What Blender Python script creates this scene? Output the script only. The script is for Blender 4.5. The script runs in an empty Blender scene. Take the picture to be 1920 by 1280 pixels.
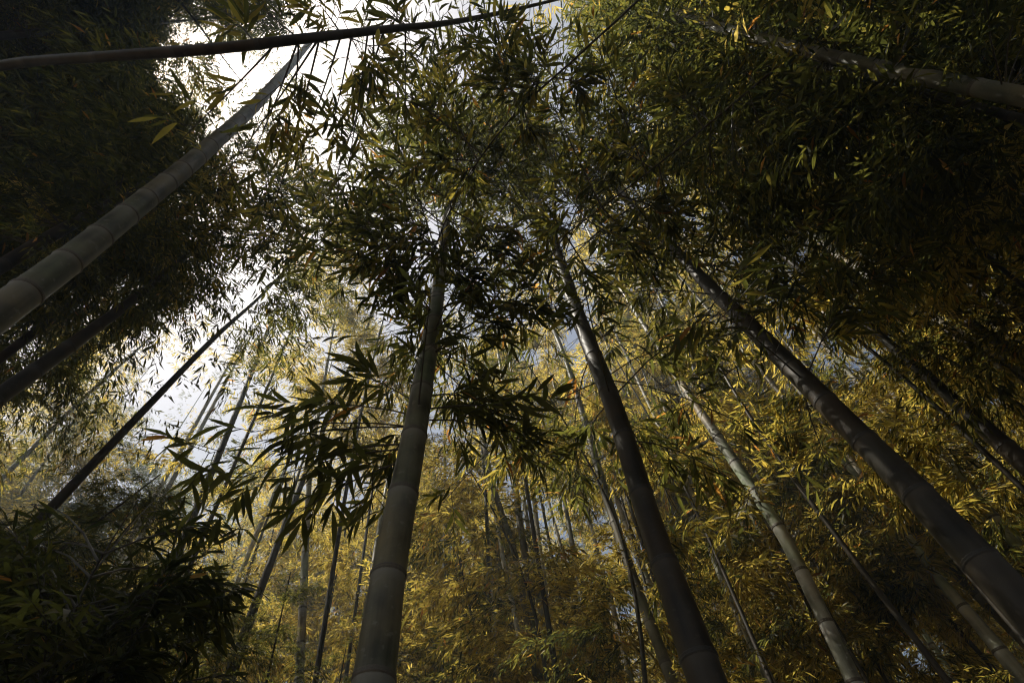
import bpy, math
import numpy as np
from mathutils import Matrix, Vector

rng = np.random.default_rng(11)
sc = bpy.context.scene
col = sc.collection

# ------------------------------------------------------------------ camera
W, H = 1920.0, 1280.0                       # photograph pixels
LENS = 20.0
F = W * LENS / 36.0
VP = (850.0, -30.0)                         # where upright culms converge (zenith)
CAM = np.array([0.0, 0.0, 1.55])
zc = np.array([(VP[0] - 960) / F, (640 - VP[1]) / F, -1.0]); zc /= np.linalg.norm(zc)
fc = np.array([0, 0, -1.0])
yc = fc - fc.dot(zc) * zc; yc /= np.linalg.norm(yc)
xc = np.cross(yc, zc)
RW = np.array([xc, yc, zc])                 # camera -> world
cam_data = bpy.data.cameras.new("camera")
cam_data.lens = LENS; cam_data.sensor_width = 36.0
cam_data.clip_start = 0.05; cam_data.clip_end = 2000.0
cam = bpy.data.objects.new("camera", cam_data); col.objects.link(cam)
M4 = np.eye(4); M4[:3, :3] = RW; M4[:3, 3] = CAM
cam.matrix_world = Matrix(M4.tolist())
sc.camera = cam

def ray(px, py):                            # direction with unit depth along the lens axis
    return RW @ np.array([(px - 960) / F, (640 - py) / F, -1.0])
def at(px, py, depth):
    return CAM + ray(px, py) * depth
def project(P):                             # -> px, py, depth
    q = (np.atleast_2d(P) - CAM) @ RW
    d = -q[:, 2]
    s = np.where(d > 0.05, d, 0.05)
    return 960 + F * q[:, 0] / s, 640 - F * q[:, 1] / s, d

# ------------------------------------------------------------------ light
SUN_PX = (170, 30)
s_dir = ray(*SUN_PX); s_dir /= np.linalg.norm(s_dir)
elev = math.asin(s_dir[2]); azim = math.atan2(s_dir[0], s_dir[1])
world = bpy.data.worlds.new("World"); sc.world = world
world.use_nodes = True
wn = world.node_tree.nodes; wn.clear()
sky = wn.new("ShaderNodeTexSky"); sky.sky_type = 'NISHITA'; sky.sun_disc = False
sky.sun_elevation = elev; sky.sun_rotation = azim
sky.dust_density = 6.0; sky.air_density = 1.0
bg = wn.new("ShaderNodeBackground"); bg.inputs[1].default_value = 0.075
wo = wn.new("ShaderNodeOutputWorld")
world.node_tree.links.new(sky.outputs[0], bg.inputs[0])
world.node_tree.links.new(bg.outputs[0], wo.inputs[0])
sun_l = bpy.data.lights.new("sun", 'SUN'); sun_l.energy = 5.0
sun_l.angle = math.radians(0.53); sun_l.color = (1.0, 0.93, 0.80)
sun = bpy.data.objects.new("sun", sun_l); col.objects.link(sun)
sun.rotation_euler = Vector((-s_dir).tolist()).to_track_quat('-Z', 'Y').to_euler()
sun.location = (0, 0, 30)

sc.view_settings.view_transform = 'Standard'
sc.view_settings.look = 'None'
sc.view_settings.gamma = 1.0
sc.view_settings.use_curve_mapping = False
sc.view_settings.exposure = 0.62
sc.render.engine = 'CYCLES'
sc.cycles.use_denoising = True
sc.cycles.filter_width = 1.15
sc.cycles.max_bounces = 7
sc.cycles.diffuse_bounces = 1
sc.cycles.glossy_bounces = 2
sc.cycles.transmission_bounces = 4
sc.cycles.volume_bounces = 0
HAZE_VEIL = 0.0095
sc.cycles.caustics_reflective = False
sc.cycles.caustics_refractive = False

# ------------------------------------------------------------------ materials
def new_mat(name):
    m = bpy.data.materials.new(name); m.use_nodes = True
    nt = m.node_tree; nt.nodes.clear()
    out = nt.nodes.new("ShaderNodeOutputMaterial")
    return m, nt, out
def ramp(nt, stops):
    r = nt.nodes.new("ShaderNodeValToRGB")
    e = r.color_ramp.elements
    while len(e) < len(stops): e.new(0.5)
    for i, (p, c) in enumerate(stops):
        e[i].position = p; e[i].color = (*c, 1)
    return r
def leaf_material(name):
    m, nt, out = new_mat(name); L = nt.links.new; N = nt.nodes.new
    at_ = N("ShaderNodeAttribute"); at_.attribute_name = "tint"
    nz = N("ShaderNodeTexNoise"); nz.inputs["Scale"].default_value = 14.0
    geo = N("ShaderNodeNewGeometry"); L(geo.outputs["Position"], nz.inputs["Vector"])
    add = N("ShaderNodeMath"); add.operation = 'MULTIPLY_ADD'
    L(nz.outputs["Fac"], add.inputs[0]); add.inputs[1].default_value = 0.25
    sub = N("ShaderNodeMath"); sub.operation = 'SUBTRACT'; sub.inputs[1].default_value = 0.12
    L(at_.outputs["Fac"], sub.inputs[0]); L(sub.outputs[0], add.inputs[2])
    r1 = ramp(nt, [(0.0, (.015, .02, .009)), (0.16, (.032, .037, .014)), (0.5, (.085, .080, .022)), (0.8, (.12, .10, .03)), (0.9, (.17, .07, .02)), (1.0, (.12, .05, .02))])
    r2 = ramp(nt, [(0.0, (.045, .055, .015)), (0.16, (.17, .17, .03)), (0.5, (.70, .53, .085)), (0.8, (.86, .66, .17)), (0.9, (.70, .33, .06)), (1.0, (.40, .18, .04))])  # low end of both ramps carries the shade of leaves out of sun
    L(add.outputs[0], r1.inputs[0]); L(add.outputs[0], r2.inputs[0])
    p = N("ShaderNodeBsdfPrincipled")
    p.inputs["Roughness"].default_value = 0.42
    p.inputs["Specular IOR Level"].default_value = 0.22
    L(r1.outputs[0], p.inputs["Base Color"])
    t = N("ShaderNodeBsdfTranslucent"); L(r2.outputs[0], t.inputs[0])
    mx = N("ShaderNodeMixShader"); mx.inputs[0].default_value = 0.66
    L(p.outputs[0], mx.inputs[1]); L(t.outputs[0], mx.inputs[2])
    L(mx.outputs[0], out.inputs["Surface"])
    return m
def culm_material(name, c1, c2, bloom):
    m, nt, out = new_mat(name); L = nt.links.new; N = nt.nodes.new
    tc = N("ShaderNodeTexCoord")
    mp = N("ShaderNodeMapping"); mp.inputs["Scale"].default_value = (9, 9, 0.9)
    L(tc.outputs["Object"], mp.inputs["Vector"])
    n1 = N("ShaderNodeTexNoise"); n1.inputs["Scale"].default_value = 2.2; n1.inputs["Detail"].default_value = 6
    L(mp.outputs[0], n1.inputs["Vector"])
    n2 = N("ShaderNodeTexNoise"); n2.inputs["Scale"].default_value = 9.0; n2.inputs["Detail"].default_value = 5
    L(tc.outputs["Object"], n2.inputs["Vector"])
    mixf = N("ShaderNodeMath"); mixf.operation = 'MULTIPLY_ADD'; mixf.inputs[1].default_value = 0.6
    L(n1.outputs["Fac"], mixf.inputs[0])
    h = N("ShaderNodeMath"); h.operation = 'MULTIPLY'; h.inputs[1].default_value = 0.4
    L(n2.outputs["Fac"], h.inputs[0]); L(h.outputs[0], mixf.inputs[2])
    r = ramp(nt, [(0.34, tuple(.55 * v for v in c1)), (0.42, c1), (0.54, c2), (0.66, tuple(min(1, 1.35 * v) for v in c2))])
    L(mixf.outputs[0], r.inputs[0])
    n3 = N("ShaderNodeTexNoise"); n3.inputs["Scale"].default_value = 1.7; n3.inputs["Detail"].default_value = 3
    L(tc.outputs["Object"], n3.inputs["Vector"])
    hue = ramp(nt, [(0.35, (.80, 1.0, .78)), (0.5, (1, 1, 1)), (0.65, (1.25, 1.02, .72))]); L(n3.outputs["Fac"], hue.inputs[0])
    mul = N("ShaderNodeMix"); mul.data_type = 'RGBA'; mul.blend_type = 'MULTIPLY'; mul.inputs["Factor"].default_value = 1.0
    L(r.outputs[0], mul.inputs["A"]); L(hue.outputs[0], mul.inputs["B"])
    vor = N("ShaderNodeTexNoise"); vor.inputs["Scale"].default_value = 38.0; vor.inputs["Detail"].default_value = 4; L(tc.outputs["Object"], vor.inputs["Vector"])
    lr = ramp(nt, [(0.60, (0, 0, 0)), (0.70, (.55, .55, .55))]); L(vor.outputs["Fac"], lr.inputs[0])
    lich = N("ShaderNodeMix"); lich.data_type = 'RGBA'; lich.inputs["B"].default_value = (*bloom, 1)
    L(lr.outputs[0], lich.inputs["Factor"]); L(mul.outputs["Result"], lich.inputs["A"])
    r = lich
    at_ = N("ShaderNodeAttribute"); at_.attribute_name = "bloom"       # pale wax below each node, dark scar on it
    mix = N("ShaderNodeMix"); mix.data_type = 'RGBA'; mix.inputs["B"].default_value = (*bloom, 1)
    sat = N("ShaderNodeMath"); sat.operation = 'MAXIMUM'; sat.inputs[1].default_value = 0
    L(at_.outputs["Fac"], sat.inputs[0]); L(sat.outputs[0], mix.inputs["Factor"]); L(r.outputs["Result"], mix.inputs["A"])
    p = N("ShaderNodeBsdfPrincipled"); L(mix.outputs["Result"], p.inputs["Base Color"])
    p.inputs["Roughness"].default_value = 0.5; p.inputs["Specular IOR Level"].default_value = 0.22
    bp = N("ShaderNodeBump"); bp.inputs["Strength"].default_value = 0.12; bp.inputs["Distance"].default_value = 0.004
    L(n1.outputs["Fac"], bp.inputs["Height"]); L(bp.outputs[0], p.inputs["Normal"])
    L(p.outputs[0], out.inputs["Surface"])
    return m
def plain_material(name, c1, c2, scale, rough=0.7):
    m, nt, out = new_mat(name); L = nt.links.new; N = nt.nodes.new
    tc = N("ShaderNodeTexCoord")
    n1 = N("ShaderNodeTexNoise"); n1.inputs["Scale"].default_value = scale; n1.inputs["Detail"].default_value = 8
    L(tc.outputs["Object"], n1.inputs["Vector"])
    r = ramp(nt, [(0.35, c1), (0.65, c2)]); L(n1.outputs["Fac"], r.inputs[0])
    p = N("ShaderNodeBsdfPrincipled"); L(r.outputs[0], p.inputs["Base Color"]); p.inputs["Roughness"].default_value = rough
    bp = N("ShaderNodeBump"); bp.inputs["Strength"].default_value = 0.4; L(n1.outputs["Fac"], bp.inputs["Height"])
    L(bp.outputs[0], p.inputs["Normal"]); L(p.outputs[0], out.inputs["Surface"])
    return m
M_LEAF = leaf_material("bamboo_leaf")
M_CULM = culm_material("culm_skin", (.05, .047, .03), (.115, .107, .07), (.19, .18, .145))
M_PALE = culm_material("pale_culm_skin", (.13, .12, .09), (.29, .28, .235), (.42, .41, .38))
M_SHADE_DARK = culm_material("shade_dark_culm_skin", (.015, .012, .008), (.034, .027, .018), (.06, .049, .035))  # shade on culms out of the sun is put into this skin colour
M_NODE = plain_material("node_scar", (.05, .04, .03), (.12, .10, .07), 30, 0.6)
M_NODE_SHADE_DARK = plain_material("shade_dark_node_scar", (.012, .010, .007), (.035, .028, .02), 30, 0.6)  # node scar with the same shade put into its colour
M_TWIG = plain_material("twig_bark", (.025, .02, .012), (.06, .05, .028), 20, 0.6)
M_GROUND = plain_material("leaf_litter", (.06, .04, .02), (.17, .12, .06), 6, 0.9)

# ------------------------------------------------------------------ mesh helpers
def mesh_from(name, verts, quads, mat, attrs=None, smooth=False):
    me = bpy.data.meshes.new(name)
    verts = np.asarray(verts, dtype=np.float32); quads = np.asarray(quads, dtype=np.int32)
    nf, k = quads.shape
    me.vertices.add(len(verts)); me.vertices.foreach_set("co", verts.ravel())
    me.loops.add(nf * k); me.loops.foreach_set("vertex_index", quads.ravel())
    me.polygons.add(nf)
    me.polygons.foreach_set("loop_start", np.arange(0, nf * k, k, dtype=np.int32))
    if smooth: me.polygons.foreach_set("use_smooth", np.ones(nf, dtype=bool))
    for an, (dom, vals) in (attrs or {}).items():
        a = me.attributes.new(an, 'FLOAT', dom); a.data.foreach_set("value", np.asarray(vals, dtype=np.float32))
    me.materials.append(mat)
    me.update(calc_edges=True)
    return me
def obj(name, me, parent=None):
    o = bpy.data.objects.new(name, me); col.objects.link(o)
    if parent is not None: o.parent = parent
    return o
def norm(v): return v / np.maximum(np.linalg.norm(v, axis=-1, keepdims=True), 1e-9)

def frames(path):
    t = norm(np.gradient(path, axis=0))
    ref = np.array([1.0, 0.13, 0.0])
    a = norm(np.cross(t, ref)); b = np.cross(t, a)
    return t, a, b
def tube_arrays(path, radii, sides):
    _, a, b = frames(path)
    th = np.arange(sides) * 2 * math.pi / sides
    ring = a[:, None, :] * np.cos(th)[None, :, None] + b[:, None, :] * np.sin(th)[None, :, None]
    v = (path[:, None, :] + ring * radii[:, None, None]).reshape(-1, 3)
    n = len(path)
    i = np.arange(n - 1)[:, None] * sides; j = np.arange(sides)[None, :]; k = (j + 1) % sides
    q = np.stack([i + j, i + k, i + sides + k, i + sides + j], -1).reshape(-1, 4)
    return v, q
def interp_path(P, s):
    seg = np.r_[0, np.cumsum(np.linalg.norm(np.diff(P, axis=0), axis=1))]
    return np.stack([np.interp(s, seg, P[:, k]) for k in range(3)], -1), seg[-1]
def smooth_path(P, R, step=0.08):
    # Catmull-Rom through the points, then even resampling
    n = len(P); out = []; rad = []
    Q = np.vstack([2 * P[0] - P[1], P, 2 * P[-1] - P[-2]])
    for i in range(n - 1):
        p0, p1, p2, p3 = Q[i:i + 4]
        for t in np.linspace(0, 1, 12, endpoint=False):
            out.append(0.5 * ((2 * p1) + (-p0 + p2) * t + (2 * p0 - 5 * p1 + 4 * p2 - p3) * t * t + (-p0 + 3 * p1 - 3 * p2 + p3) * t ** 3))
            rad.append(R[i] + (R[i + 1] - R[i]) * t)
    out.append(P[-1]); rad.append(R[-1])
    return np.array(out), np.array(rad)

# ------------------------------------------------------------------ leaves
def leaf_quads(pos, d, nrm, L, Wd, tint):
    """far leaves: one folded lance-shaped quad each"""
    s = norm(np.cross(d, nrm)); n = np.cross(s, d)
    base = pos
    mid = pos + d * (L * 0.42)[:, None]
    l = mid + s * (Wd * .5)[:, None] + n * (Wd * .16)[:, None]
    r = mid - s * (Wd * .5)[:, None] + n * (Wd * .16)[:, None]
    tip = pos + d * L[:, None] - n * (L * .10)[:, None]
    v = np.stack([base, r, tip, l], 1).reshape(-1, 3)
    q = np.arange(len(pos) * 4).reshape(-1, 4)
    return v, q, np.repeat(tint, 4)
def leaf_lance(pos, d, nrm, L, Wd, tint):
    """mid-distance leaves: two long halves folded along the midrib"""
    s = norm(np.cross(d, nrm)); n = np.cross(s, d)
    def e(t, w, sg): return pos + d * (L * t)[:, None] + s * (sg * Wd * w)[:, None] + n * (Wd * w * .35 - L * .12 * t * t)[:, None]
    tip = pos + d * L[:, None] - n * (L * .12)[:, None]
    v = np.stack([pos, e(.28, .46, -1), e(.66, .36, -1), tip, e(.66, .36, 1), e(.28, .46, 1)], 1).reshape(-1, 3)
    b = np.arange(len(pos))[:, None, None] * 6
    q = (b + np.array([[0, 1, 2, 3], [0, 3, 4, 5]])[None]).reshape(-1, 4)
    return v, q, np.repeat(tint, 6)
# near leaf template: lanceolate, folded at the midrib, arching tip
ST = [(0.0, .08), (.16, .62), (.42, 1.0), (.74, .66), (1.0, .02)]
def template(droop, fold, twist):
    v = []
    for t, w in ST:
        a = twist * t
        zz = -droop * t * t
        hw = 0.5 * w
        for sx in (-1, 0, 1):
            x = sx * hw; z = fold * abs(sx) * hw
            v.append((x * math.cos(a) - z * math.sin(a), t, (x * math.sin(a) + z * math.cos(a)), zz))
    q = []
    for i in range(len(ST) - 1):
        for k in range(2):
            a = i * 3 + k
            q.append((a, a + 1, a + 4, a + 3))
    return np.array(v), np.array(q)
TEMPL = [template(.10, .30, .1), template(.40, .2, -.9), template(.30, .5, .6), template(.04, .25, 0.0), template(.62, .15, .5)]
def leaf_detailed(pos, d, nrm, L, Wd, tint, kind):
    s = norm(np.cross(d, nrm)); n = np.cross(s, d)
    V = []; Q = []; T = []; off = 0
    for k, (tv, tq) in enumerate(TEMPL):
        m = np.nonzero(kind == k)[0]
        if not len(m): continue
        x = tv[:, 0][None, :, None] * (s[m] * Wd[m][:, None])[:, None, :]
        y = tv[:, 1][None, :, None] * (d[m] * L[m][:, None])[:, None, :]
        z = tv[:, 2][None, :, None] * (n[m] * Wd[m][:, None])[:, None, :] + tv[:, 3][None, :, None] * (n[m] * L[m][:, None])[:, None, :]
        vv = (pos[m][:, None, :] + x + y + z).reshape(-1, 3)
        nv = len(tv)
        qq = (np.arange(len(m))[:, None, None] * nv + tq[None]).reshape(-1, 4) + off
        V.append(vv); Q.append(qq); T.append(np.repeat(tint[m], nv)); off += len(vv)
    return np.vstack(V), np.vstack(Q), np.concatenate(T)

def grow(path, rad, z0, z1, lmax, per_node, spacing, twigs, leaves, leaf_len, accept=None, az=None, rise=0.55, tint=(.30, .16), orange=.02, sag=.45):
    """branches, twigs and leaves on a culm between heights z0 and z1"""
    zz = path[:, 2]
    hs = np.arange(z0, z1, spacing)
    hs = hs + rng.uniform(-.3, .3, len(hs)) * spacing
    B0 = []; BD = []; BL = []
    for i, h in enumerate(hs):
        c = np.array([np.interp(h, zz, path[:, k]) for k in range(3)])
        f = (h - z0) / max(z1 - z0, .1)
        prof = (0.55 + 0.9 * f) if f < .5 else (1.0 - .78 * (f - .5) / .5)
        n = per_node if isinstance(per_node, int) else (rng.poisson(per_node))
        for k in range(n):
            th = rng.uniform(0, 2 * math.pi) if az is None else math.radians(rng.uniform(*az))
            up = rise + rng.normal(0, .22)
            B0.append(c); BD.append((math.cos(th), math.sin(th), up)); BL.append(lmax * prof * rng.uniform(.6, 1.1))
    if not B0: return None
    B0 = np.array(B0); BD = norm(np.array(BD)); BL = np.array(BL)
    return grow_branches(B0, BD, BL, twigs, leaves, leaf_len, accept, tint, orange, sag)

def branch_curve(B0, BD, BL, sag, t):
    t = np.asarray(t)
    if t.ndim == 1: t = np.broadcast_to(t[None, :], (len(B0), len(t)))
    p = B0[:, None, :] + BD[:, None, :] * (BL[:, None] * t)[..., None]
    p = p.copy(); p[..., 2] -= sag * BL[:, None] * t ** 2
    return p
def grow_branches(B0, BD, BL, twigs, leaves, leaf_len, accept, tint, orange, sag=.45):
    nb = len(B0)
    tt = np.sort(rng.uniform(.22, 1.0, (nb, twigs)), 1)
    tp = branch_curve(B0, BD, BL, sag, tt)
    tang = BD[:, None, :] + np.zeros((nb, twigs, 1)); tang = tang.copy(); tang[..., 2] -= 2 * sag * tt; tang = norm(tang)
    side = norm(np.cross(tang, np.array([0, 0, 1.0])))
    sgn = np.where((np.arange(twigs)[None, :] + rng.integers(0, 2, (nb, 1))) % 2 == 0, 1, -1)
    ang = rng.uniform(.3, 1.1, (nb, twigs)) * sgn
    td = tang * np.cos(ang)[..., None] + side * np.sin(ang)[..., None]
    td[..., 2] += rng.normal(-.12, .25, (nb, twigs)); td = norm(td)
    tl = rng.uniform(.07, .30, (nb, twigs)) * np.clip(BL[:, None], .5, 1.5)
    bi = np.repeat(np.arange(nb), twigs)
    tp = tp.reshape(-1, 3); td = td.reshape(-1, 3); tl = tl.ravel()
    tip = tp + td * tl[:, None]
    keep = np.ones(len(tp), bool)
    if accept is not None: keep = rng.uniform(0, 1, len(tp)) < accept(tip)
    tp, td, tl, tip, bi = tp[keep], td[keep], tl[keep], tip[keep], bi[keep]
    n = len(tp)
    if n == 0: return None
    # leaves
    m = leaves
    j = np.arange(m)[None, :]
    fr = .35 + .65 * (j + rng.uniform(0, .6, (n, m))) / m
    lp = tp[:, None, :] + td[:, None, :] * (tl[:, None] * fr)[..., None]
    hint = norm(rng.normal(0, .45, (n, 3)) + np.array([0, 0, 1.0]))
    sd = norm(np.cross(td, hint))
    a = np.where(j % 2 == 0, 1, -1) * (1.15 - .75 * fr) * rng.uniform(.5, 1.3, (n, m))
    ld = td[:, None, :] * np.cos(a)[..., None] + sd[:, None, :] * np.sin(a)[..., None]
    ld[..., 2] -= np.abs(rng.normal(.28, .25, (n, m))); ld = norm(ld)
    nr = norm(hint[:, None, :] + rng.normal(0, .35, (n, m, 3)))
    LL = leaf_len * rng.choice([.45, .7, .85, 1.0, 1.0, 1.1, 1.25], (n, m)) * rng.uniform(.85, 1.12, (n, m)); WW = LL * rng.uniform(.14, .20, (n, m))
    tn = np.clip(rng.normal(tint[0], tint[1], (n, m)), 0, .78)
    tn = np.where(rng.uniform(0, 1, (n, m)) < orange, rng.uniform(.86, .98, (n, m)), tn)
    return dict(B0=B0, BD=BD, BL=BL, sag=sag, tp=tp, tip=tip, bi=bi,
                lp=lp.reshape(-1, 3), ld=ld.reshape(-1, 3), nr=nr.reshape(-1, 3), LL=LL.ravel(), WW=WW.ravel(), tn=tn.ravel(), lb=np.repeat(bi, m))
def join_growth(gs):
    gs = [g for g in gs if g]
    out = {}; off = 0
    for key in ('lp', 'ld', 'nr', 'LL', 'WW', 'tn'): out[key] = np.concatenate([g[key] for g in gs])
    return out
def stems_mesh(name, g, r0=.0045, r1=.0018, twigs=True):
    """main stems and twigs of one growth as thin three-sided rods"""
    V = []; Q = []; off = 0
    used = np.unique(g['bi'])
    P = branch_curve(g['B0'][used], g['BD'][used], g['BL'][used], g['sag'], np.linspace(0, 1, 5))
    for p in P:
        v, q = tube_arrays(p, np.linspace(r0, r1, 5), 4); V.append(v); Q.append(q + off); off += len(v)
    if twigs:
        a, b = g['tp'], g['tip']; d = norm(b - a); s = norm(np.cross(d, np.array([.3, .2, 1.0]))); u = np.cross(s, d)
        n = len(a)
        ring = np.stack([s, -.5 * s + .87 * u, -.5 * s - .87 * u], 1)
        v = np.concatenate([a[:, None, :] + ring * .0022, b[:, None, :] + ring * .001], 1).reshape(-1, 3)
        base = np.arange(n)[:, None, None] * 6
        q = (base + np.array([[0, 1, 4, 3], [1, 2, 5, 4], [2, 0, 3, 5]])[None]).reshape(-1, 4)
        V.append(v); Q.append(q + off)
    return mesh_from(name, np.vstack(V), np.vstack(Q), M_TWIG)

# ------------------------------------------------------------------ where the canopy is open, in directions seen from the clearing
OPEN = [  # px, py, rx, ry, tilt deg, strength
    (628, 150, 48, 150, 8, 1.0), (655, 290, 60, 60, 0, .9), (590, 40, 60, 60, 0, .8), (715, 350, 70, 50, 0, .6),
    (440, 130, 40, 30, 0, .8), (480, 520, 60, 45, 0, .75), (375, 640, 140, 70, -35, .6), (335, 790, 70, 100, -20, .72), (240, 700, 90, 65, -30, .55),
    (660, 930, 34, 45, 0, .8), (850, 1050, 40, 50, 0, .5), (1850, 490, 70, 60, 0, .6), (1880, 920, 50, 60, 0, .6), (1730, 1230, 55, 45, 0, .8),
    (60, 790, 80, 40, 0, .5), (1440, 1170, 60, 40, 0, .4), (1600, 1000, 90, 40, 40, .35)]
def canopy_accept(P):
    x, y, d = project(P)
    a = np.ones(len(x))
    for px, py, rx, ry, tl, st in OPEN:
        c, s = math.cos(math.radians(tl)), math.sin(math.radians(tl))
        u = ((x - px) * c + (y - py) * s) / rx; v = (-(x - px) * s + (y - py) * c) / ry
        r2 = u * u + v * v
        a *= 1 - st * np.clip(1.6 - r2, 0, 1)
    a = np.where(d < .3, 1, a)
    return a * (np.linalg.norm(P - CAM, axis=1) > 1.5)

THIN = [  # directions where only a few thin sunlit layers of leaves hang
    (480, 190, 75, 60, 0, .4), (540, 640, 120, 160, 0, .25), (500, 860, 150, 130, 0, .25), (570, 1060, 150, 90, 0, .2), (980, 960, 170, 120, 0, .25),
    (1450, 640, 160, 120, 30, .35), (1680, 740, 190, 100, 30, .3), (780, 180, 140, 180, 0, .35), (1000, 420, 200, 120, 0, .3), (1260, 330, 120, 90, 0, .3), (900, 500, 350, 420, 0, .2)]
DENSE = [(1640, 220, 380, 200, 12, 1.6), (1680, 1080, 330, 200, 35, .35), (170, 160, 320, 260, 0, 1.3), (150, 1150, 300, 160, 0, .9)]
SHADE_LEAF = [(1640, 200, 420, 230, 12, 1.0), (130, 150, 340, 300, 0, 1.0), (150, 1180, 330, 200, 0, 1.0), (1800, 1150, 250, 200, 0, .7)]  # directions whose plants get leaves tinted dark for shade
def blobs(x, y, B):
    a = np.zeros(len(x))
    for px, py, rx, ry, tl, st in B:
        c, s = math.cos(math.radians(tl)), math.sin(math.radians(tl))
        u = ((x - px) * c + (y - py) * s) / rx; v = (-(x - px) * s + (y - py) * c) / ry
        a = np.maximum(a, st * np.clip(1.7 - (u * u + v * v), 0, 1))
    return a
SHAFTS = []       # (point, radius, share of leaves left): slits in the canopy that let sun reach a culm
def shaft_keep(P):
    k = np.ones(len(P))
    for p, rad, left in SHAFTS:
        v = P - p; t = v @ s_dir
        dist = np.linalg.norm(v - t[:, None] * s_dir, axis=1)
        k = np.where((t > .05) & (dist < rad), np.minimum(k, left), k)
    return k
for (px_, py_, dp_, rd_) in [(1450, 640, 6, .8), (1560, 700, 6, .8), (1360, 560, 6.5, .7), (1260, 350, 8, .9), (1660, 780, 6, .8), (1000, 950, 9, 1.0), (1180, 1050, 8, .8), (540, 640, 10, 1.3), (470, 880, 10, 1.3), (570, 1050, 9, 1.2),
                             (950, 430, 8, .9), (760, 200, 8, .9), (1500, 860, 6, .5), (1850, 620, 6, .6), (660, 780, 9, 1.2), (880, 780, 9, 1.0), (1050, 650, 8, .8), (470, 190, 8, .8), (1300, 900, 7, .6), (800, 30, 8, .6)]:
    SHAFTS.append((CAM + ray(px_, py_) * dp_, rd_, .1))
srng = np.random.default_rng(5)
for k_ in range(34):
    SHAFTS.append((CAM + ray(srng.uniform(560, 1920), srng.uniform(280, 1240)) * srng.uniform(4.5, 9), srng.uniform(.22, .5), .1))
# stretches of culm that nothing nearer hides: photo points, half width in px, depth of the culm
CLEAR = [([(0, 590), (240, 405), (400, 270), (560, 105)], 30, 4.2), ([(700, 1280), (764, 885), (806, 640), (818, 560)], 36, 2.6), ([(1330, 1280), (1221, 985), (1150, 760), (1090, 610)], 26, 2.8),
         ([(1900, 1110), (1602, 808), (1400, 605), (1330, 540)], 34, 2.6), ([(1262, 20), (1500, 92), (1720, 140)], 26, 3.4), ([(60, 990), (500, 543)], 12, 5.0), ([(1278, 718), (1340, 810), (1410, 915)], 16, 3.6),
         ([(1770, 850), (1900, 1010)], 14, 4.0), ([(1800, 1130), (1915, 1270)], 16, 3.4), ([(1520, 435), (1620, 510)], 12, 4.5), ([(0, 742), (270, 545)], 18, 2.8), ([(0, 122), (400, 92), (800, 46)], 18, 2.3), ([(1100, 830), (1260, 1270)], 8, 4), ([(1395, 1170), (1445, 1280)], 12, 3.6)]
def corridor_keep(P):
    x, y, d = project(P); k = np.ones(len(P))
    for pl, hw, dp in CLEAR:
        for (ax, ay), (bx, by) in zip(pl[:-1], pl[1:]):
            ux, uy = bx - ax, by - ay; L2 = ux * ux + uy * uy
            t = np.clip(((x - ax) * ux + (y - ay) * uy) / L2, 0, 1)
            dist = np.hypot(x - ax - t * ux, y - ay - t * uy)
            k = np.where((dist < hw) & (d < dp * 1.15) & (d > .2), 0, k)
    return k
def leafiness(P):
    x, y, d = project(P)
    return np.where(d > .3, 1 - blobs(x, y, THIN) + blobs(x, y, DENSE), 1.0)

# ------------------------------------------------------------------ plants
UP = np.array([0, 0, 1.0])
def trace(pts, ref, diam, top=None, base_lean=None, depths=None):
    """photo points (px, py, width) -> 3-D culm path standing on the ground"""
    n = len(pts); P = [None] * n; t = [0.0] * n
    t[ref] = F * diam / pts[ref][2]; P[ref] = at(pts[ref][0], pts[ref][1], t[ref])
    order = list(range(ref + 1, n)) + list(range(ref - 1, -1, -1))
    for i in order:
        prev = P[i - 1] if i > ref else P[i + 1]
        r = ray(pts[i][0], pts[i][1])
        nn = np.cross(prev - CAM, r); nn /= np.linalg.norm(nn)
        d = UP - UP.dot(nn) * nn; d /= np.linalg.norm(d)
        A = np.stack([r, -d], 1)
        sol = np.linalg.lstsq(A, prev - CAM, rcond=None)[0]
        t[i] = sol[0]; P[i] = CAM + r * sol[0]
    R = [max(.006, pts[i][2] * t[i] / F / 2) for i in range(n)]
    P = np.array(P); R = np.array(R)
    o = np.argsort(P[:, 2]); P, R = P[o], R[o]
    R = np.minimum.accumulate(R)
    d = P[0] - P[1]; d /= np.linalg.norm(d)
    if d[2] > -.5: d = norm(d + np.array([0, 0, -.5]))
    k = P[0][2] / -d[2]
    gp = P[0] + d * k
    slope = R[0] * .04
    P = np.vstack([gp - UP * .15, gp + (P[0] - gp) * .5, P]); R = np.r_[R[0] + slope * k, R[0] + slope * k * .5, R]
    if top is not None and top > P[-1][2] + .3:
        d = norm(norm(P[-1] - P[-2]) * .6 + UP * .4)
        L = (top - P[-1][2]) / max(d[2], .3)
        q1 = P[-1] + d * L * .5; q2 = P[-1] + d * L + np.array([rng.normal(0, .15), rng.normal(0, .15), 0])
        P = np.vstack([P, q1, q2]); R = np.r_[R, R[-1] * .7, .005]
    return smooth_path(P, R)

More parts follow.
